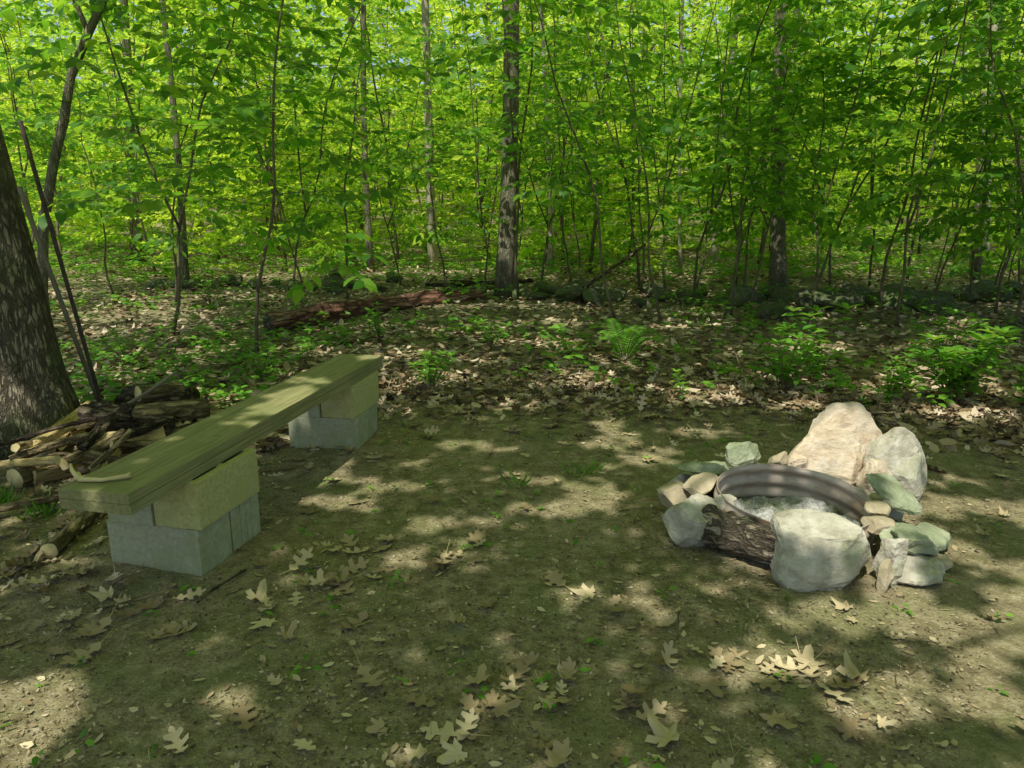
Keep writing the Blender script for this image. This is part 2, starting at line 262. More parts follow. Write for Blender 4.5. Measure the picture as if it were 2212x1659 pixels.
def sapling(seed, H, R, r0, z0, nb, leafL, mat, lmat, bend=.5, rise=.5, twigs=7, shape=KITE, gap=.42, tw=True, fork=False):
    rd = random.Random(seed); u = rd.uniform
    ba = u(0, 6.28); bx, by = math.cos(ba) * bend, math.sin(ba) * bend
    def tp(s):
        g = noise.noise((s * 5, seed * 3.3, 0)) - noise.noise((0, seed * 3.3, 0)); g2 = noise.noise((s * 5, seed * 3.3, 7)) - noise.noise((0, seed * 3.3, 7))
        return Vector((bx * s ** 1.3 + .16 * g, by * s ** 1.3 + .16 * g2, H * s))
    Vv, Ff = tube([tp(i / 15) - Vector((0, 0, .05 if i == 0 else 0)) for i in range(16)], [r0 * (1 - .85 * i / 15) + r0 * .2 * math.exp(-i * 1.5) for i in range(16)], 9)
    if fork:
        p = tp(.22); fx, fy = u(-1, 1), u(-1, 1)
        tube([p + Vector((fx * s ** .8 * .9, fy * s ** .8 * .9, H * .72 * s)) for s in [i / 9 for i in range(10)]], [r0 * .7 * (1 - .9 * i / 9) + .002 for i in range(10)], 7, Vv, Ff)
    P = []; D = []; N = []; Ls = []
    def leaf(p, d):
        P.append(p); D.append((d.x, d.y, d.z - .2)); N.append((rd.gauss(0, .45), rd.gauss(0, .45) - .1, 1)); Ls.append(leafL * u(.6, 1.3))
    for k in range(nb):
        s = (z0 + (H - z0) * ((k + u(0, 1)) / nb)) / H; st = tp(s); az = k * 2.4 + u(-.5, .5)
        Lb = R * (1 - .65 * max(0, (s - .4) / .6)) * u(.4, 1.2); el = u(0, rise)
        d = Vector((math.cos(az), math.sin(az), math.tan(el))).normalized()
        pts = [st]; 
        for i in range(5):
            d = (d + Vector((u(-.2, .2), u(-.2, .2), -.09 + u(-.12, .12)))).normalized(); pts.append(pts[-1] + d * Lb / 5)
        rb = max(.004, r0 * .3 * (1 - s * .6)); tube(pts, [rb, rb * .8, rb * .65, rb * .5, rb * .35, .002], 4, Vv, Ff, cap=False)
        for q in range(twigs):
            f = .2 + .8 * (q + u(0, .9)) / twigs; i = min(4, int(f * 5)); p0 = pts[i].lerp(pts[i + 1], f * 5 - i); dd = (pts[i + 1] - pts[i]).normalized()
            sd = 1 if q % 2 else -1; ang = sd * u(.5, 1.1) + (0 if q < twigs - 1 else -sd * .8)
            td = Vector((dd.x * math.cos(ang) - dd.y * math.sin(ang), dd.x * math.sin(ang) + dd.y * math.cos(ang), dd.z * .5 + u(-.3, .25))).normalized()
            Lt = Lb * u(.18, .42); p1 = p0 + td * Lt
            if tw: tube([p0, p0.lerp(p1, .5) + Vector((0, 0, .01)), p1], [rb * .35, rb * .25, .0015], 3, Vv, Ff, cap=False)
            nl = max(3, int(Lt / (leafL * gap)))
            for j in range(nl):
                ff = (j + 1) / nl; sg = 1 if j % 2 else -1; an = sg * u(.5, 1.2) if j < nl - 1 else 0
                ld = Vector((td.x * math.cos(an) - td.y * math.sin(an), td.x * math.sin(an) + td.y * math.cos(an), td.z + u(-.3, .15)))
                leaf(p0.lerp(p1, ff), ld)
    Ls = np.array(Ls)
    return mesh('trunk', Vv, Ff, mat, True), leaves('crown', P, D, N, Ls, Ls * .6, lmat, shape)
def plant_tree(name, pair, x, y, rot, sc, tilt=.05, **pr):
    e = obj(name, None, None, (x, y, gz(x, y)), **pr); e.rotation_euler = (U(-tilt, tilt), U(-tilt, tilt), rot); e.scale = (sc, sc, sc)
    obj('trunk', pair[0], e); obj('crown', pair[1], e); return e
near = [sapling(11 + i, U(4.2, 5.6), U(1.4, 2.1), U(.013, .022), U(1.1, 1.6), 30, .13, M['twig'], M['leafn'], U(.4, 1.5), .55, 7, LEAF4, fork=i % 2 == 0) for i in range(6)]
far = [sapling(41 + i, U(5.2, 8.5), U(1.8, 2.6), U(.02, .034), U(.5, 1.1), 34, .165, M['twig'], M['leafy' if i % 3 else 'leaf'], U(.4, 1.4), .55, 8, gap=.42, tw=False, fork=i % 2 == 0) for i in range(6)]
bare = [sapling(71 + i, U(5, 6.5), 1.0, U(.012, .02), 1.8, 16, .12, M['twig'], M['leafn'], U(.6, 1.9), .9, 5, LEAF4, fork=True) for i in range(4)]
bush = [sapling(91 + i, U(1.2, 2.2), U(.8, 1.2), .012, .1, 22, .12, M['twig'], M['leafy' if i % 2 else 'leaf'], U(.2, .5), .7, 7, KITE, tw=False) for i in range(3)]
lab = 'slender leafy sapling rising from the leaf litter'
NL = [(-.42, 10.8), (-.95, 11), (1.0, 12.6), (1.9, 11.3), (1.75, 8.8), (2.55, 9.1), (2.7, 9.3), (3.15, 10.4), (3.45, 8.8), (-2.3, 6.7), (-3.5, 7.7), (-3.1, 11.3), (-1.8, 12.4), (5.9, 9.2), (7.2, 10.8), (5.6, 10), (2.7, 11.3), (-5.7, 10.9), (-6.3, 9.8), (-4.4, 9.9), (.4, 11.6), (4.6, 9.4), (6.4, 8.4), (-2.2, 10.1), (-5.2, 8.2), (4.9, 11.7), (-7.2, 11.5), (3.6, 12.2), (-.1, 12.8), (1.2, 8.6), (4.3, 8.4), (5.3, 7.9)]
for i, (x, y) in enumerate(NL):
    pr = near[i % 6] if i % 4 else bare[i % 4]
    plant_tree('sapling', pr, x, y, U(0, 6.28), U(.8, 1.1), .12, label=lab, category='tree', group='understory saplings')
for i in range(17):
    y = U(9.5, 13.5); x = U(-.72, .72) * y
    if i > 11: x, y = 7.6 + U(-.4, .4), 11.4 + U(-.4, .4)
    plant_tree('sapling', bare[i % 4], x, y, U(0, 6.28), U(.7, 1.2), .15, label='thin crooked sapling with sparse leaves', category='tree', group='understory saplings')
cnt = 0; pos = []
while cnt < 120:
    y = 13.3 + 22 * random.random() ** 1.05; x = U(-.78, .78) * y
    if any((x - a) ** 2 + (y - b) ** 2 < 2.2 for a, b in pos): continue
    pos.append((x, y)); cnt += 1
    plant_tree('understory_tree', far[cnt % 6], x, y, U(0, 6.28), U(.75, 1.25), .1, label='bright green understory tree with layered leaves', category='tree', group='understory trees of the wood')
for i in range(70):
    y = 13.2 + 14 * random.random(); x = U(-.78, .78) * y
    plant_tree('shrub', bush[i % 3], x, y, U(0, 6.28), U(.5, 1.1), label='bushy bright green forest shrub', category='shrub', group='forest shrubs')
def trunk_tree(name, label, p, lean, r, H, mat, group=None, R=2.6, z0=6, nl=70):
    x, y = p; rd = random.Random(int(x * 100 + y * 10))
    pts = [Vector((lean * s * H / 10 + .06 * math.sin(s * 7 + x), .05 * math.sin(s * 9 + y), H * s - (.06 if s == 0 else 0))) for s in [i / 19 for i in range(20)]]
    Vv, Ff = tube(pts, [r * (1 - .6 * i / 19) * (1 + .35 * math.exp(-i * 1.2)) for i in range(20)], 18, rf=lambda th, i: 1 + .07 * noise.noise((math.cos(th) * 2, math.sin(th) * 2, i * .6 + x)))
    e = obj(name, None, None, (x, y, gz(x, y)), label=label, category='tree')
    if group: e['group'] = group
    P = []; 
    for k in range(22):
        s = rd.uniform(z0 / H, 1); st = pts[int(s * 19)]; a = rd.uniform(0, 6.28); L = R * rd.uniform(.4, 1) * (1.2 - s * .5)
        en = st + Vector((math.cos(a) * L, math.sin(a) * L, rd.uniform(.2, 1.5))); mid = (st + en) / 2 + Vector((0, 0, .25))
        tube([st, mid, en], [r * .22, r * .13, .005], 5, Vv, Ff, cap=False)
        for q in range(nl):
            f = rd.uniform(.25, 1.05); P.append(st.lerp(en, f) + Vector((rd.gauss(0, .32), rd.gauss(0, .32), rd.gauss(.15, .12))))
    obj('trunk', mesh('trunk', Vv, Ff, mat, True), e)
    P = np.array(P); m = len(P); L = rng.uniform(.14, .2, m)
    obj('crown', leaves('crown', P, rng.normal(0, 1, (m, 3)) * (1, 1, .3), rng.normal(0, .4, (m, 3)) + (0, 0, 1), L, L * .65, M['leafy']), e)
    return e
trunk_tree('forest_tree', 'straight rough-barked tree behind the fallen log', (-.1, 10.9), 0.1, .122, 13, M['barkfar'])
trunk_tree('forest_tree', 'straight grey-barked tree beside the mossy stones', (4.0, 11.3), -.75, .105, 13, M['barkfar'])
for (p, ln, r, mt) in [((8.75, 14.3), -.9, .14, 'barkpale'), ((9.4, 13.9), -.5, .07, 'barkpale'), ((8.0, 13.2), -.3, .05, 'barkfar'), ((-5.2, 12), .35, .055, 'barkfar'), ((-2.6, 14.2), .1, .06, 'barkfar'), ((-1.5, 15.2), -.3, .09, 'barkpale'), ((.7, 14.6), -.4, .045, 'barkpale'), ((4.1, 15.5), .2, .08, 'barkpale'), ((-8.2, 17), .3, .11, 'barkfar'), ((6.6, 19), -.2, .14, 'barkpale'), ((0, 25), .2, .15, 'barkfar'), ((13.5, 21), -.3, .2, 'barkpale'), ((-5, 26), 0, .15, 'barkfar'), ((4.5, 28), 0, .15, 'barkfar'), ((-11, 27), 0, .15, 'barkfar'), ((10, 29), 0, .15, 'barkfar'), ((3.1, 14), -.4, .035, 'barkpale'), ((-1, 29), .2, .15, 'barkfar'), ((2, 31), .2, .15, 'barkfar'), ((7, 32), .2, .15, 'barkfar')]:
    trunk_tree('forest_tree', 'tall %s forest tree with leafy crown' % ('pale-trunked' if mt == 'barkpale' else 'brown-trunked'), p, ln, r, U(11, 14), M[mt], group='forest trees beyond the clearing')
e = obj('curved_tree', None, None, (-4.35, 7, 0), label='slender curved tree bending above the leaning poles', category='tree')
pt = [(0, 0, -.05), (.02, 0, .6), (.12, 0, 1.2), (.29, 0, 1.74), (.42, .02, 2.1), (.54, 0, 2.45), (.74, 0, 2.8), (.93, 0, 3.1), (1.3, .05, 3.8), (1.6, .1, 4.6), (1.7, .1, 5.6)]
Vv, Ff = tube(pt, [.052, .046, .043, .041, .039, .036, .034, .031, .026, .02, .01], 14)
tube([(.74, 0, 2.8), (.66, 0, 3.05), (.5, .1, 3.6), (.4, .2, 4.4)], [.024, .02, .014, .006], 8, Vv, Ff)
obj('trunk', mesh('trunk', Vv, Ff, M['barkfar'], True), e)
o = obj('crown', near[2][1], e, (1.0, .1, 1.0)); 

# distant woodland as one mass
P = []
for i in range(1300):
    y = U(33, 68); x = U(-1.0, 1.0) * (y * .76); z = gz(x, y) + 21 * random.random() ** 1.15; s = U(.9, 1.9)
    P.append(np.array([x, y, z]) + rng.normal(0, 1, (80, 3)) * np.array([s, s, s * .45]))
P = np.concatenate(P); m = len(P); L = rng.uniform(.28, .48, m)
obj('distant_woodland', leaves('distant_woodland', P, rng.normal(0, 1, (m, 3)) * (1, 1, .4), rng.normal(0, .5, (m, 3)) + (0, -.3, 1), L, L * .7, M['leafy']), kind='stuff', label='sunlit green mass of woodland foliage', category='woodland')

# ------------------------------------------------------------------ litter
def lay(n, fx, size, mat, shape, name, tilt=.3, curl=(0, .8), asp=.65, lift=.012, **pr):
    P = []; 
    while len(P) < n:
        p = fx()
        if p is None: continue
        P.append((p[0], p[1], gz(*p) + U(.003, lift)))
    P = np.array(P); D = rng.normal(0, 1, (n, 3)); D[:, 2] *= tilt * .5; N = rng.normal(0, tilt, (n, 3)) + (0, 0, 1); L = rng.uniform(size[0], size[1], n)
    return obj(name, leaves(name, P, D, N, L, L * asp, mat, shape, rng.uniform(curl[0], curl[1], n)), kind='stuff', **pr)
def f_litter():
    y = 4.2 + 18 * random.random() ** 1.6; x = U(-1, 1) * (y * .78 + .6)
    e_ = y - border(x)
    if e_ < U(-.45, 1.3) * (1 if random.random() < .7 else .2): return None
    return x, y
lay(33000, f_litter, (.05, .12), M['dead'], LEAF4, 'leaf_litter', .38, (0, 1.6), .55, .045, label='brown dead leaves carpeting the forest floor', category='leaf litter')
def f_litn():
    x, y = U(-3.6, -1.3), U(2.4, 5)
    return None if (x > -1.66 and random.random() < .7) or (y < 3 and random.random() < .5) else (x, y)
lay(1000, f_litn, (.05, .11), M['dead'], OAK, 'woodpile_leaf_litter', .3, (0, 1.2), .6, .03, label='dry brown leaves around the firewood pile', category='leaf litter')
def f_edge():
    x = U(-1.2, 3.4); y = border(x) + random.gauss(.5, .5); return x, y
lay(1300, f_edge, (.07, .13), M['dead'], OAK, 'clearing_edge_leaves', .35, (.1, 1.4), .6, .05, label='curled oak leaves along the clearing edge', category='leaf litter')
CL = [(.12, 1.95, .34, .18, 24), (-.15, 1.8, .25, .15, 9), (.75, 2.15, .25, .12, 13), (.98, 2.02, .15, .1, 5), (-.75, 2.62, .3, .2, 16), (-.65, 2.95, .22, .17, 9), (-.25, 2.9, .16, .14, 9), (.4, 2.5, .25, .15, 4), (-1.5, 2.4, .5, .25, 14), (-.95, 2.2, .4, .2, 5), (1.6, 1.75, .3, .15, 8), (-.6, 1.9, .3, .2, 4), (1.5, 2.35, .3, .2, 4), (-.25, 2.35, .3, .2, 3), (-1.9, 2.75, .4, .2, 22), (.9, 1.8, .3, .15, 4), (-.9, 4.1, .3, .3, 10), (2.6, 3.2, .5, .5, 14), (.4, 4.6, .8, .4, 10), (1.0, 4.9, .8, .2, 16), (-.2, 5.0, .5, .15, 14)]
cpts = [(random.gauss(c[0], c[2] * .5), random.gauss(c[1], c[3] * .5)) for c in CL for _ in range(c[4])] + [(U(-2, 2.4), U(1.6, 5)) for _ in range(55)]
random.shuffle(cpts)
def bad(x, y): return (x - 1.22) ** 2 + (y - 3.1) ** 2 < .3 or (-1.66 < x < -1.13 and 2.7 < y < 3.2)
cpts = [p for p in cpts if not bad(*p)]
def it(l):
    l = list(l); return lambda: l.pop()
h = len(cpts) * 2 // 5; h2 = len(cpts) * 7 // 10
lay(h, it(cpts[:h]), (.07, .155), M['deadn'], OAK, 'fallen_oak_leaves', .2, (0, 1.3), .6, .016, label='dry tan oak leaves scattered over bare soil', category='fallen leaves')
lay(h2 - h, it(cpts[h:h2]), (.06, .14), M['deadn'], OAK2, 'fallen_broad_leaves', .25, (0, 1.6), .6, .016, label='dry curled broad leaves scattered over soil', category='fallen leaves')
lay(len(cpts) - h2, it(cpts[h2:]), (.06, .14), M['deadn'], MAPLE, 'fallen_maple_leaves', .2, (0, 1.3), 1.1, .016, label='dry curled maple leaves scattered over soil', category='fallen leaves')
def f_clear():
    y = U(1.4, 5.3); x = U(-.75, .75) * y - .1
    return None if (noise.noise((x * 1.7, y * 1.7, 2)) < U(-.9, .2)) or (x - 1.22) ** 2 + (y - 3.1) ** 2 < .12 else (x, y)
lay(24000, f_clear, (.005, .02), M['chip'], KITE, 'soil_debris', .35, (0, .6), .5, .006, label='fine chips and crumbled leaf fragments on soil', category='debris')
lay(1400, f_clear, (.015, .045), M['deadn'], LEAF4, 'leaf_fragments', .25, (0, .9), .5, .008, label='broken dry leaf pieces lying on soil', category='debris')
lay(1000, f_clear, (.03, .11), M['chip'], KITE, 'twig_scraps', .12, (0, .2), .035, .01, label='tiny broken twigs on trodden soil', category='debris')
def f_gc():
    y = 4.8 + 12 * random.random() ** 1.2; x = U(-1, 1) * (y * .76)
    if y < border(x) + .3 or (y < 13 and noise.noise((x * .6, y * .6, 8)) < U(-.1, .35)): return None
    if x > .5 and y < 7 and random.random() < .4: return None
    return x, y
def rosettes(n, fx, name, lsz, hz, **pr):
    P = []; D = []; 
    while len(P) < n:
        p = fx()
        if p is None: continue
        z = gz(*p) + U(*hz); k = random.randint(3, 7); a0 = U(0, 6)
        for q in range(k):
            a = a0 + q * 6.28 / k + U(-.3, .3); P.append((p[0] + U(-.02, .02), p[1] + U(-.02, .02), z + U(-.03, .02))); D.append((math.cos(a), math.sin(a), U(-.2, .4)))
    m = len(P); L = rng.uniform(lsz[0], lsz[1], m)
    return obj(name, leaves(name, P, D, rng.normal(0, .3, (m, 3)) + (0, 0, 1), L, L * .55, M['plant'], LEAF4), kind='stuff', **pr)
rosettes(12000, f_gc, 'ground_cover_plants', (.04, .1), (.02, .22), label='low green seedlings covering the forest floor', category='ground cover')
def f_far():
    y = 12 + 18 * random.random() ** 1.2; x = U(-1, 1) * (y * .76); return None if noise.noise((x * .4, y * .4, 2)) < U(-.2, .1) else (x, y)
rosettes(10000, f_far, 'woodland_undergrowth', (.08, .2), (.05, .4), label='leafy undergrowth covering the sunlit forest floor', category='undergrowth')
def f_left():
    x, y = U(-4.3, -1.7), U(4.8, 7.5); return x, y
rosettes(2800, f_left, 'low_green_seedlings', (.03, .07), (.01, .12), label='patch of small green seedlings among leaves', category='ground cover')
def f_w():
    x, y = U(-2.2, 2.6), U(1.6, 5.1); return None if bad(x, y) else (x, y)
rosettes(900, f_w, 'clearing_weeds', (.012, .042), (.004, .02), label='tiny green weeds sprouting from trodden soil', category='weeds')
def tuft(name, x, y, n, Lr, label, sp=.06):
    P = []; D = []; N = []
    for i in range(n):
        a = U(0, 6.28); P.append((x + random.gauss(0, sp), y + random.gauss(0, sp), gz(x, y))); D.append((math.cos(a) * .9, math.sin(a) * .9, U(.5, 1.2))); N.append((math.cos(a), math.sin(a), -.3))
    L = rng.uniform(Lr[0], Lr[1], n); obj(name, leaves(name, P, D, N, L, L * .045, M['plant'], HEX), label=label, category='grass')
tuft('grass_tuft', -2.2, 3.3, 45, (.06, .14), 'green grass tuft beside the firewood', .04)
tuft('grass_tuft', -2.45, 3.4, 50, (.08, .16), 'green grass tuft beside the firewood', .04)
tuft('grass_tuft', .38, 3.85, 14, (.06, .16), 'thin green grass blades in bare soil', .04)
tuft('grass_tuft', .03, 3.65, 7, (.08, .2), 'thin green grass blades in bare soil', .03)
def plant(name, x, y, ns, H, L, label, spread=.35, nl=9):
    e = obj(name, None, None, (x, y, gz(x, y)), label=label, category='plant')
    Vv, Ff = [], []; P = []; D = []; N = []
    for k in range(ns):
        a = U(0, 6.28); h = H * U(.6, 1.05); sp = spread * U(.2, 1); c = Vector((math.cos(a), math.sin(a), 0))
        f = lambda s: c * (sp * s ** 1.4 + .02) + Vector((0, 0, h * s))
        tube([f(i / 5) for i in range(6)], [.005, .0045, .004, .003, .002, .001], 5, Vv, Ff)
        for j in range(nl):
            s = .3 + .7 * (j + .5) / nl; p = f(s)
            for sg in (0, math.pi):
                aa = a + 1.57 * (j % 2) + sg + U(-.4, .4); P.append(p); D.append((math.cos(aa), math.sin(aa), U(-.1, .5))); N.append((random.gauss(0, .2), random.gauss(0, .2), 1))
        for q in range(4):
            aa = a + q * 1.57; P.append(f(1)); D.append((math.cos(aa), math.sin(aa), .5)); N.append((0, 0, 1))
    m = len(P); LL = rng.uniform(L * .6, L * 1.15, m)
    obj('stem', mesh('stem', Vv, Ff, M['twig'], True), e); obj('foliage', leaves('foliage', P, D, N, LL, LL * .42, M['plant'], HEX), e)
plant('leafy_plant', 3.15, 5.25, 15, .54, .13, 'bushy bright green plant in a patch of sun', .38)
plant('leafy_plant', 2.75, 5.35, 5, .3, .09, 'low green plant growing from leaf litter', .2)
plant('leafy_plant', 2.05, 5.55, 7, .45, .12, 'shaded broad-leaved plant behind the fire ring', .35, 7)
plant('leafy_plant', 2.45, 5.9, 7, .6, .13, 'shaded broad-leaved plant behind the fire ring', .35, 7)
plant('leafy_plant', -.62, 5.6, 8, .28, .09, 'small sunlit green plant beyond the bench', .25, 6)
plant('leafy_plant', -.2, 7.2, 7, .3, .09, 'small green plant in leaf litter', .3, 6)
plant('leafy_plant', -1.3, 7.4, 7, .35, .09, 'small green plant in leaf litter', .35, 6)
plant('leafy_plant', 1.25, 5.3, 3, .2, .07, 'small green plant in leaf litter', .1, 4)
plant('leafy_plant', 3.7, 6.4, 7, .45, .11, 'broad-leaved green plant among leaf litter', .4, 7)
plant('leafy_plant', 3.6, 5.0, 6, .3, .1, 'low green plant growing from leaf litter', .3)
plant('leafy_plant', -2.0, 5.9, 8, .35, .08, 'small green plant in leaf litter', .35, 6)
plant('leafy_plant', -3.3, 6.4, 8, .35, .08, 'small green plant in leaf litter', .35, 6)
plant('leafy_plant', -2.6, 9.2, 8, .6, .09, 'small green plant in leaf litter', .4, 6)
plant('leafy_plant', -3.9, 9.8, 8, .7, .09, 'small green plant in leaf litter', .5, 6)
e = obj('fern', None, None, (.98, 6.5, gz(.98, 6.5)), label='green fern with arching fronds in leaf litter', category='fern')
Vv, Ff = [], []; P = []; D = []; N = []; LL = []
for k in range(9):
    a = k * .7 + U(-.2, .2); c = Vector((math.cos(a), math.sin(a), 0)); R = U(.22, .38); H = U(.22, .42)
    f = lambda s: c * (R * s) + Vector((0, 0, H * math.sin(s * 2.1)))
    tube([f(i / 8) for i in range(9)], [.003] * 8 + [.001], 4, Vv, Ff, cap=False)
    for j in range(24):
        s = .15 + .85 * j / 24; p = f(s); d = (f(s + .02) - p).normalized(); sd = d.cross(Vector((0, 0, 1))).normalized()
        for sg in (1, -1):
            P.append(p); D.append(sd * sg + d * .35); N.append(sd.cross(d) * 1.0); LL.append(.085 * math.sin(math.pi * min(1, .18 + s * .8)) + .01)
LL = np.array(LL); obj('stem', mesh('stem', Vv, Ff, M['twig'], True), e); obj('frond', leaves('frond', [tuple(p) for p in P], [tuple(d) for d in D], [tuple(n_) for n_ in N], LL, LL * .2, M['plant'], HEX), e)

# ------------------------------------------------------------------ bench
def cellblock(L, W, H, mat, grooved):
    g = .005; t = .032
    xs = [-L / 2, -L / 2 + g, -L / 2 + t, -.016, .016, L / 2 - t, L / 2 - g, L / 2]
    ys = [-W / 2, -W / 2 + t, -.045, -.036, -.005, .005, .036, .045, W / 2 - t, W / 2]
    nx, ny = len(xs) - 1, len(ys) - 1
    def fill(i, j):
        if i < 0 or j < 0 or i >= nx or j >= ny: return False
        if i in (2, 4) and 0 < j < ny - 1: return False
        if grooved and i in (0, 6) and j in (2, 4, 6): return False
        return True
    bm = bmesh.new(); vd = {}
    def v(i, j, k):
        if (i, j, k) not in vd: vd[(i, j, k)] = bm.verts.new((xs[i], ys[j], H * k))
        return vd[(i, j, k)]
    for i in range(nx):
        for j in range(ny):
            if not fill(i, j): continue
            bm.faces.new([v(i, j, 1), v(i + 1, j, 1), v(i + 1, j + 1, 1), v(i, j + 1, 1)]); bm.faces.new([v(i, j, 0), v(i, j + 1, 0), v(i + 1, j + 1, 0), v(i + 1, j, 0)])
            if not fill(i - 1, j): bm.faces.new([v(i, j, 0), v(i, j, 1), v(i, j + 1, 1), v(i, j + 1, 0)])
            if not fill(i + 1, j): bm.faces.new([v(i + 1, j, 0), v(i + 1, j + 1, 0), v(i + 1, j + 1, 1), v(i + 1, j, 1)])
            if not fill(i, j - 1): bm.faces.new([v(i, j, 0), v(i + 1, j, 0), v(i + 1, j, 1), v(i, j, 1)])
            if not fill(i, j + 1): bm.faces.new([v(i, j + 1, 0), v(i, j + 1, 1), v(i + 1, j + 1, 1), v(i + 1, j + 1, 0)])
    me = bpy.data.meshes.new('concrete_block'); bm.normal_update(); bm.to_mesh(me); bm.free(); me.materials.append(M[mat]); return me
BM = [cellblock(.42, .203, .195, 'concrete', False), cellblock(.42, .203, .195, 'concrete', True), cellblock(.42, .203, .195, 'concretey', False)]
B0 = Vector((-1.2, 3.55, 0)); bench = obj('bench', None, None, B0, label='bench of weathered planks on stacked concrete blocks', category='bench')
def support(cx, cy, items):
    s = obj('block_support', None, bench, Vector((cx, cy, 0)) - B0)
    for (x, y, z, dx, dy, k) in items:
        o = obj('concrete_block', BM[k], s, (x - cx, y - cy, z)); o.rotation_euler = (0, 0, math.atan2(dy, dx))
        b = o.modifiers.new('b', 'BEVEL'); b.width = .002; b.segments = 2; b.limit_method = 'ANGLE'
support(-1.38, 2.95, [(-1.398, 2.87, -.005, .97, -.243, 0), (-1.346, 3.077, -.005, .97, -.243, 1), (-1.255, 2.945, .1915, .225, .974, 2), (-1.46, 2.985, .1915, .225, .974, 0)])
support(-1.08, 4.45, [(-1.10, 4.37, -.005, .995, -.1, 0), (-1.08, 4.58, -.005, .995, -.1, 1), (-.98, 4.463, .1915, .18, .98, 2), (-1.187, 4.49, .1915, .18, .98, 0)])
def board(seed, L, W, T):
    nx, ny = 6, 60; V = []; F = []
    def pt(i, j, k):
        x = -W / 2 + W * i / nx; y = -L / 2 + L * j / ny; z = T / 2 * (1 if k else -1)
        e_ = noise.noise((seed, y * 3, 0)) * .003; z += .0012 * noise.noise((x * 9, y * 4, seed))
        if j in (0, ny): y += .004 * noise.noise((x * 20, seed, k))
        return (x + (e_ if i in (0, nx) else 0), y, z)
    idx = {}
    for k in (0, 1):
        for j in range(ny + 1):
            for i in range(nx + 1): idx[(i, j, k)] = len(V); V.append(pt(i, j, k))
    for j in range(ny):
        for i in range(nx):
            F.append((idx[i, j, 1], idx[i + 1, j, 1], idx[i + 1, j + 1, 1], idx[i, j + 1, 1])); F.append((idx[i, j, 0], idx[i, j + 1, 0], idx[i + 1, j + 1, 0], idx[i + 1, j, 0]))
        F.append((idx[0, j, 0], idx[0, j, 1], idx[0, j + 1, 1], idx[0, j + 1, 0])); F.append((idx[nx, j, 0], idx[nx, j + 1, 0], idx[nx, j + 1, 1], idx[nx, j, 1]))
    for i in range(nx):
        F.append((idx[i, 0, 0], idx[i + 1, 0, 0], idx[i + 1, 0, 1], idx[i, 0, 1])); F.append((idx[i, ny, 0], idx[i, ny, 1], idx[i + 1, ny, 1], idx[i + 1, ny, 0]))
    return mesh('seat_board', V, F, M['plank'])
for k, z in ((0, .4065), (1, .446)):
    o = obj('seat_board', board(3, 2.37 + .006 * k, .282 - .003 * k, .0385), bench, Vector((-1.204 + .001 * k, 3.605 + .002 * k, z)) - B0)
    o.rotation_euler = (0, 0, math.atan2(2.322, .473) - math.pi / 2 - .002 * k); b = o.modifiers.new('b', 'BEVEL'); b.width = .0025; b.segments = 2; b.limit_method = 'ANGLE'

# ------------------------------------------------------------------ fire ring
prof = []
for i in range(41):
    z = .2 * i / 40; prof.append((.327 + .007 * math.sin(z / .2 * math.pi * 6), z))
loop = list(prof) + [(.326, .203), (.329, .205), (.331, .203)] + [(r + .003, z) for r, z in prof[::-1]][1:]
V = []; F = []; ns = 120; n = len(loop)
for s in range(ns):
    a = 2 * math.pi * s / ns
    for r, z in loop: V.append((r * math.cos(a), r * math.sin(a), z))
for s in range(ns):
    for i in range(n):
        F.append((s * n + i, ((s + 1) % ns) * n + i, ((s + 1) % ns) * n + (i + 1) % n, s * n + (i + 1) % n))
o = obj('fire_ring', mesh('fire_ring', V, F, M['steel'], True), None, (1.22, 3.1, -.012), label='ribbed rusty steel fire ring holding pale ash', category='fire pit')
o.rotation_euler = (.06, .045, 0)
V = [(0, 0, .07)]; F = []; na = 90; nr = 30
for r in range(1, nr + 1):
    for s in range(na):
        a = 2 * math.pi * s / na; R = .308 * r / nr; x, y = R * math.cos(a), R * math.sin(a)
        V.append((x, y, .045 + .035 * noise.noise((x * 7, y * 7, 1)) + .03 * noise.noise((x * 22, y * 22, 4)) + .015 * noise.noise((x * 50, y * 50, 4)) + .03 * (1 - r / nr)))
for s in range(na): F.append((0, 1 + s, 1 + (s + 1) % na))
for r in range(nr - 1):
    for s in range(na): F.append((1 + r * na + s, 1 + (r + 1) * na + s, 1 + (r + 1) * na + (s + 1) % na, 1 + r * na + (s + 1) % na))
obj('ash_pile', mesh('ash_pile', V, F, M['ash']), None, (1.22, 3.1, 0), label='pale grey wood ash heaped inside the fire ring', category='ash')
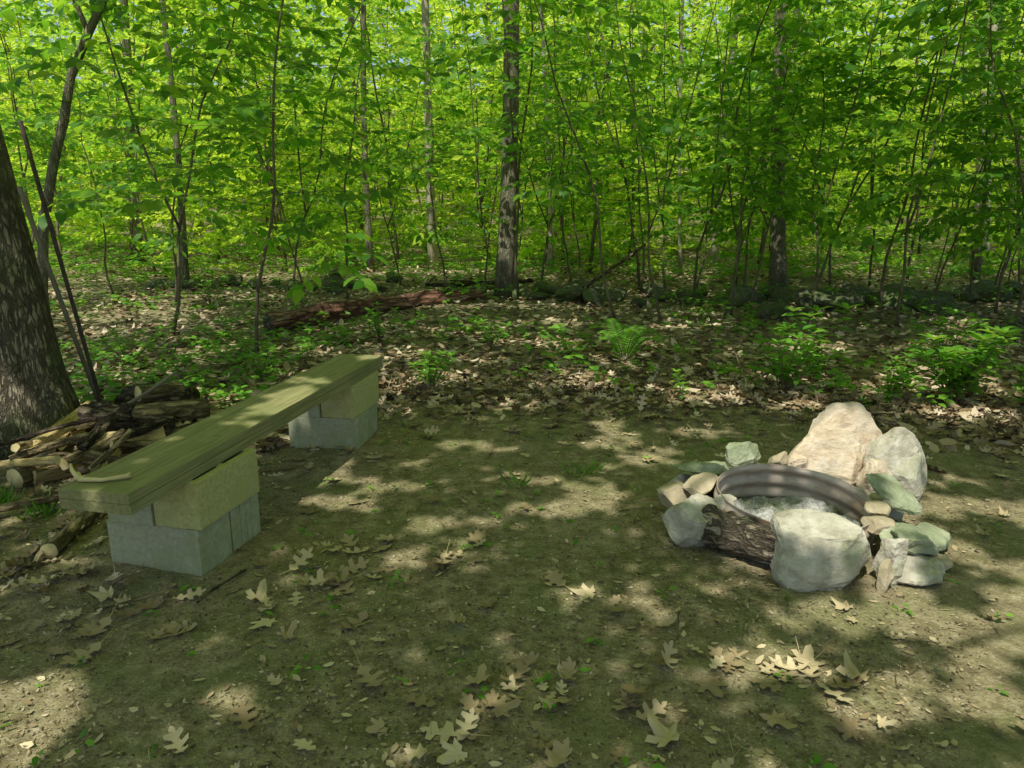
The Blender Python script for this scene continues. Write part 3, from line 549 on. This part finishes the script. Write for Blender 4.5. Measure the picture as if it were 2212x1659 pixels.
def rock_mesh(seed, dims, mat, sub=4, planes=16, rough=.06, cut=.9, box=.62, shape=None):
    rd = random.Random(seed); bm = bmesh.new(); bmesh.ops.create_icosphere(bm, subdivisions=sub, radius=1)
    pl = []
    for i in range(planes):
        v = Vector((rd.gauss(0, 1), rd.gauss(0, 1), rd.gauss(0, 1))).normalized(); pl.append((v, rd.uniform(cut - .18, cut + .1)))
    S = max(dims) / 2; pts = []; sg = lambda a: math.copysign(abs(a) ** box, a)
    for v in bm.verts:
        p = Vector((sg(v.co.x), sg(v.co.y), sg(v.co.z)))
        for nn, d in pl:
            q = p.dot(nn)
            if q > d: p -= nn * (q - d)
        pts.append(p)
    mx = [max(abs(p[i]) for p in pts) for i in range(3)]
    for v, p in zip(bm.verts, pts):
        dr = p.normalized(); p = Vector([p[i] / mx[i] * dims[i] / 2 for i in range(3)])
        if shape: p = Vector(shape(p.x / dims[0] * 2, p.y / dims[1] * 2, p.z / dims[2] * 2)); p = Vector([p[i] * dims[i] / 2 for i in range(3)])
        p += dr * S * (rough * noise.noise(p / S * 2.2 + Vector((seed, 0, 0))) + rough * .4 * noise.noise(p / S * 6 + Vector((seed, 4, 0))) + rough * .3 * noise.noise(Vector((p.x, p.y, p.z * 2)) / S * 10))
        v.co = p
    me = bpy.data.meshes.new('rock'); bm.to_mesh(me); bm.free(); me.materials.append(M[mat])
    me.polygons.foreach_set('use_smooth', [True] * len(me.polygons)); me.set_sharp_from_angle(angle=math.radians(15)); return me
gr = 'stones stacked round the fire ring'
peak = lambda x, y, z: (x * (1 - .16 * max(0, z)) + .2 * max(0, z), y * (1 - .3 * max(0, z)), z + .16 * x * max(0, z))
peakl = lambda x, y, z: (x * (1 - .18 * max(0, z)) + .12 * z, y, z)
blk = lambda x, y, z: (x * (1 - .06 * z), y, z - .1 * x * max(0, z))
RK = [
 (5, (.4, .27, .29), (1.205, 2.715, .105), (.0, .0, .1), 'rock', 'large pale angular boulder against the fire ring', blk),
 (12, (.46, .13, .46), (1.64, 3.62, .23), (-.22, .1, .15), 'rockpink', 'tall cream slab standing behind the fire ring', peak),
 (13, (.4, .1, .37), (1.53, 3.52, .18), (-.3, .12, -.05), 'rockpink', 'cream leaning slab resting on the taller slab', peakl),
 (14, (.33, .18, .38), (1.87, 3.48, .18), (-.2, .1, .3), 'rock', 'rough grey upright boulder beside the cream slab', peakl),
 (15, (.32, .25, .07), (1.66, 3.08, .2), (.45, .35, .5), 'rockgreen', 'flat greenish slab tilted over the ring edge', None),
 (16, (.16, .12, .07), (1.5, 2.86, .15), (0, .2, .3), 'rocktan', 'small rounded tan stone on the ring edge', None),
 (17, (.13, .1, .06), (1.53, 2.96, .18), (.2, 0, 1), 'rocktan', 'small rounded tan stone on the ring edge', None),
 (18, (.1, .1, .22), (1.46, 2.67, .09), (.1, .15, .4), 'rock', 'narrow grey stone standing beside the boulder', None),
 (19, (.3, .22, .1), (1.61, 2.84, .1), (.2, .3, .8), 'rockgreen', 'greenish wedge stone leaning on the ring', None),
 (20, (.24, .18, .08), (1.58, 2.7, .04), (.1, -.1, .2), 'rock', 'flat grey stone lying on the soil', None),
 (21, (.24, .18, .08), (1.75, 2.96, .05), (.1, .1, .9), 'rockgreen', 'flat greenish stone lying on the soil', None),
 (22, (.26, .22, .24), (.79, 3.04, .1), (.2, .1, .6), 'rock', 'mottled grey rock beside the charred log', None),
 (23, (.18, .15, .13), (.76, 3.28, .1), (.1, .3, .2), 'rocktan', 'tan stone beside the steel ring', None),
 (24, (.19, .13, .05), (.86, 3.24, .18), (.1, -.2, .5), 'rocktan', 'thin tan stone resting on another', None),
 (25, (.26, .18, .06), (.9, 3.42, .19), (-.2, .1, .1), 'rockgreen', 'flat greenish slab on the ring edge', None),
 (26, (.2, .14, .16), (.84, 3.46, .07), (0, 0, .5), 'rock', 'grey stone supporting a flat slab', None),
 (27, (.22, .1, .18), (1.16, 3.62, .18), (.1, .5, .3), 'rockgreen', 'greenish pointed stone behind the ring', peakl),
 (28, (.25, .16, .16), (1.02, 3.58, .08), (.1, .1, .1), 'rockgreen', 'mossy stone behind the steel ring', None),
 (29, (.12, .07, .11), (1.31, 3.52, .19), (.1, .4, .6), 'rocktan', 'small tan stone behind the ring', peakl),
 (30, (.1, .07, .12), (1.39, 3.5, .18), (.1, -.2, .1), 'rockpink', 'small cream stone behind the ring', None),
 (31, (.24, .16, .14), (1.3, 3.6, .06), (.1, -.2, .1), 'rock', 'grey stone behind the steel ring', None),
 (32, (.16, .12, .24), (1.72, 3.4, .12), (.1, .3, .1), 'rockpink', 'cream stone wedged between boulders', None),
 (33, (.2, .16, .14), (1.7, 3.22, .07), (0, 0, .3), 'rock', 'grey stone beside the ring', None),
 (34, (.16, .12, .08), (1.57, 2.76, .14), (0, .3, .3), 'rockgreen', 'greenish stone on stacked rocks', None),
 (35, (.06, .05, .14), (1.405, 2.6, .06), (0, .1, .3), 'rocktan', 'thin tan stone wedged by the boulder', None),
 (36, (.12, .1, .06), (1.7, 2.78, .03), (0, 0, .3), 'rocktan', 'small tan stone on the soil', None),
 (37, (.11, .09, .12), (.92, 3.05, .14), (0, .2, .3), 'rock', 'small dark stone against the ring', None),
]
for s, d, l, r, m, lb, shp in RK:
    o = obj('ring_stone', rock_mesh(s, d, m, cut=.9 if s != 5 else .98, rough=.09 if m != 'rocktan' else .05, box=(.64 if m != 'rocktan' else .75) if s != 5 else .55, shape=shp), None, l, label=lb, category='rock', group=gr); o.rotation_euler = r
mr = [rock_mesh(100 + i, (1, U(.6, .9), U(.35, .55)), 'rockmoss', 3, rough=.14, box=.75) for i in range(5)]
def rocks(n, fx, smin, smax, lb, gp):
    for i in range(n):
        x, y = fx(); s = U(smin, smax); o = obj('field_stone', mr[i % 5], None, (x, y, gz(x, y) + s * U(.05, .22)), label=lb, category='rock', group=gp)
        o.scale = (s,) * 3; o.rotation_euler = (U(-.4, .4), U(-.4, .4), U(0, 6.28))
rocks(34, lambda: (random.gauss(1.3, .8), random.gauss(10.9, .45)), .2, .5, 'mossy grey stone in a tumbled stone wall', 'tumbled stone wall')
rocks(34, lambda: (U(2.9, 5.8), random.gauss(9.9, .4)), .25, .6, 'mossy flat stone in a tumbled stone wall', 'tumbled stone wall')
rocks(36, lambda: (U(-5.8, -1.6), random.gauss(12.2, .35)), .15, .42, 'pale stone in a tumbled stone wall', 'tumbled stone wall')
rocks(16, lambda: (U(5.5, 8.5), random.gauss(10.6, .4)), .25, .55, 'mossy stone in a tumbled stone wall', 'tumbled stone wall')

# ------------------------------------------------------------------ logs and sticks
def log(name, a, b, r, mats, label, cat='log', bendy=.03, flat=None, taper=.9, n=20, sides=24, group=None, rough=.1):
    a = Vector(a); b = Vector(b); L = (b - a).length; sd = a.x * 7 + a.y * 3
    pts = [(bendy * L * math.sin(i / n * 3.1 + sd) - bendy * L * math.sin(sd), bendy * L * math.cos(i / n * 2.3 + sd) - bendy * L * math.cos(sd), L * i / n) for i in range(n + 1)]
    def rf(th, i):
        v = 1 + rough * noise.noise((math.cos(th) * 1.6, math.sin(th) * 1.6, i * .25 + sd)) + rough * .5 * noise.noise((math.cos(th) * 5, math.sin(th) * 5, i * .8 + sd))
        if flat is not None:
            for f0, fd in flat:
                c = math.cos(th - f0)
                if c > .15: v = min(v, (fd + .08 * noise.noise((th * 4, i * .12, sd))) / c)
        return v
    V, F = tube(pts, [r * (1 - (1 - taper) * i / n) for i in range(n + 1)], sides, rf=rf)
    mi = []
    for f in F:
        if len(f) > 4: mi.append(1); continue
        m_ = 0
        if flat is not None:
            th = 2 * math.pi * ((f[0] % sides) + .5) / sides
            if any(math.cos(th - f0) > fd + .03 for f0, fd in flat): m_ = 2
        mi.append(m_)
    me = mesh(name, V, F, [M[x] for x in mats], flat is None, mi)
    o = obj(name, me, None, a, label=label, category=cat); 
    if group: o['group'] = group
    o.rotation_mode = 'QUATERNION'; o.rotation_quaternion = (b - a).to_track_quat('Z', 'Y'); return o
LB = ['logbark', 'cut', 'split']; RB = ['rot', 'rot', 'rot']; DB = ['darkbark', 'darkbark', 'split']; gw = 'firewood pile by the tree'; SPL = ['logbark', 'cut', 'split']; PAL = ['split', 'cut', 'split']
log('charred_log', (.83, 3.0, .095), (1.1, 2.76, .1), .084, RB, 'dark rotten log lying against the fire ring', rough=.2, n=30)
log('fallen_log', (-2.6, 8.0, .13), (-.35, 10.2, .26), .11, ['redbark', 'rot', 'split'], 'long reddish fallen trunk lying on the leaf litter', n=50, bendy=.03, taper=.75, rough=.35)
log('fallen_branch', (-.9, 11.2, .22), (.3, 11.6, .2), .035, DB, 'dark fallen branch among wall stones')
log('fallen_branch', (-1.3, 11.5, .15), (-.1, 11.0, .22), .03, DB, 'dark fallen branch among wall stones')
log('fallen_branch', (4.8, 7.4, .05), (6.2, 8.7, .2), .04, DB, 'dark fallen branch on the leaf litter')
log('fallen_branch', (1.0, 10.6, .2), (1.9, 11.5, .8), .025, DB, 'thin dead branch propped on stones')
log('rotten_log', (.55, 7.3, .03), (1.35, 7.0, .03), .06, LB, 'weathered rotten log half buried in leaves', rough=.3)
log('rotten_log', (.05, 6.3, .02), (.45, 6.4, .02), .04, LB, 'weathered rotten log half buried in leaves', rough=.3)
log('split_firewood', (-2.5, 3.85, .14), (-2.56, 4.45, .24), .06, SPL, 'pale split firewood piece lying on the pile', 'firewood', flat=[(2.0, .5), (.2, .6)], group=gw)
log('split_firewood', (-2.64, 4.0, .08), (-2.7, 4.6, .1), .075, SPL, 'pale split firewood piece lying on the pile', 'firewood', flat=[(1.5, .4)], group=gw)
log('firewood_log', (-2.42, 4.15, .23), (-2.1, 4.12, .24), .085, DB, 'dark rotten firewood log on the pile', 'firewood', rough=.3, group=gw)
log('firewood_log', (-2.14, 4.1, .25), (-1.8, 4.32, .21), .064, LB, 'round firewood log with pale sawn end', 'firewood', group=gw)
log('firewood_log', (-2.55, 4.85, .12), (-2.06, 4.75, .14), .1, DB, 'thick dark firewood log behind the pile', 'firewood', rough=.25, group=gw)
log('firewood_log', (-2.04, 4.0, .1), (-1.75, 4.4, .09), .055, LB, 'round firewood log with pale sawn end', 'firewood', group=gw)
log('firewood_log', (-2.18, 4.28, .33), (-2.02, 4.5, .29), .045, LB, 'short round stick of firewood on the pile', 'firewood', group=gw)
log('split_firewood', (-2.45, 3.66, .06), (-1.98, 4.15, .08), .055, SPL, 'long split firewood piece at the pile base', 'firewood', flat=[(1.2, .4), (3.6, .5)], group=gw)
log('split_firewood', (-2.3, 3.82, .18), (-1.95, 4.06, .17), .05, SPL, 'split firewood piece with rough bark', 'firewood', flat=[(2.5, .4)], group=gw)
log('firewood_log', (-2.52, 3.62, .06), (-2.35, 4.0, .08), .055, LB, 'round firewood log with pale sawn end', 'firewood', group=gw)
log('firewood_log', (-1.9, 2.86, .035), (-1.98, 3.35, .05), .034, LB, 'thin barked log lying by the concrete blocks', 'firewood', taper=.8)
for i in range(15):
    cx, cy = U(-2.5, -1.98), U(3.55, 4.3); hgt = .05 + max(0, .22 - .35 * abs(cy - 4.0)) * U(.4, 1.1); a = U(-.4, 2.0); L = U(.1, .22); dz = U(-.03, .05)
    r = U(.02, .048); mt = [SPL, PAL, DB, LB, LB][i % 5]; fl = [(U(0, 6), U(.4, .6))] if mt in (SPL, PAL) else None
    log('split_firewood' if fl else 'firewood_log', (cx - math.cos(a) * L, cy - math.sin(a) * L, max(r, hgt - dz)), (cx + math.cos(a) * L, cy + math.sin(a) * L, max(r, hgt + dz)), r, mt,
        'irregular split piece of firewood' if fl else 'thin round stick of firewood', 'firewood', flat=fl, group=gw, rough=.2, bendy=U(0, .06), taper=U(.7, 1))
log('stick', (-2.6, 3.2, .03), (-2.0, 3.38, .04), .02, LB, 'thin bare stick on the leaf litter', 'stick')
log('stick', (-2.75, 3.7, .18), (-2.2, 3.85, .28), .013, DB, 'dark thin stick laid over the firewood', 'stick')
log('stick', (-2.15, 4.1, .32), (-1.96, 4.35, .43), .01, ['greypole'] * 3, 'grey thin stick poking out of the firewood', 'stick')
log('stick', (-2.12, 3.6, .12), (-2.0, 3.8, .26), .015, LB, 'short stick leaning on the firewood', 'stick')
log('stick', (-1.15, 2.5, .01), (-1.05, 2.75, .015), .005, DB, 'small twig on trodden soil', 'stick', sides=6)
log('stick', (-1.5, 2.45, .01), (-1.25, 2.58, .015), .005, LB, 'small twig on trodden soil', 'stick', sides=6)
log('stick', (.55, 2.25, .01), (.6, 2.42, .012), .003, LB, 'small twig on trodden soil', 'stick', sides=6)
log('stick', (1.72, 5.2, .02), (1.55, 5.6, .5), .006, LB, 'thin dead stem standing in leaf litter', 'stick', sides=6)
Vv, Ff = tube([(0, 0, 0), (.04, -.055, .0), (.12, -.06, 0), (.19, -.03, .002), (.2, -.02, .003)], [.009, .01, .008, .009, .012], 10, rf=lambda th, i: 1 + .15 * math.sin(th * 2 + i))
tube([(.035, -.055, 0), (.0, -.03, .025), (-.02, .0, .036)], [.009, .007, .005], 8, Vv, Ff)
obj('forked_stick', mesh('forked_stick', Vv, Ff, M['cut'], True), None, (-1.57, 2.585, .476), label='pale bone-like forked stick lying on the bench', category='stick')
log('iron_pole', (-2.60, 4.68, 0), (-2.68, 4.36, 1.85), .012, ['pole'] * 3, 'long dark iron bar leaning on the tree', 'pole', bendy=0, taper=1, rough=.02, sides=10)
log('wooden_pole', (-2.64, 4.75, 0), (-2.73, 4.36, 1.5), .014, ['greypole'] * 3, 'weathered grey pole leaning on the tree', 'pole', bendy=.004, taper=1, rough=.04, sides=12)
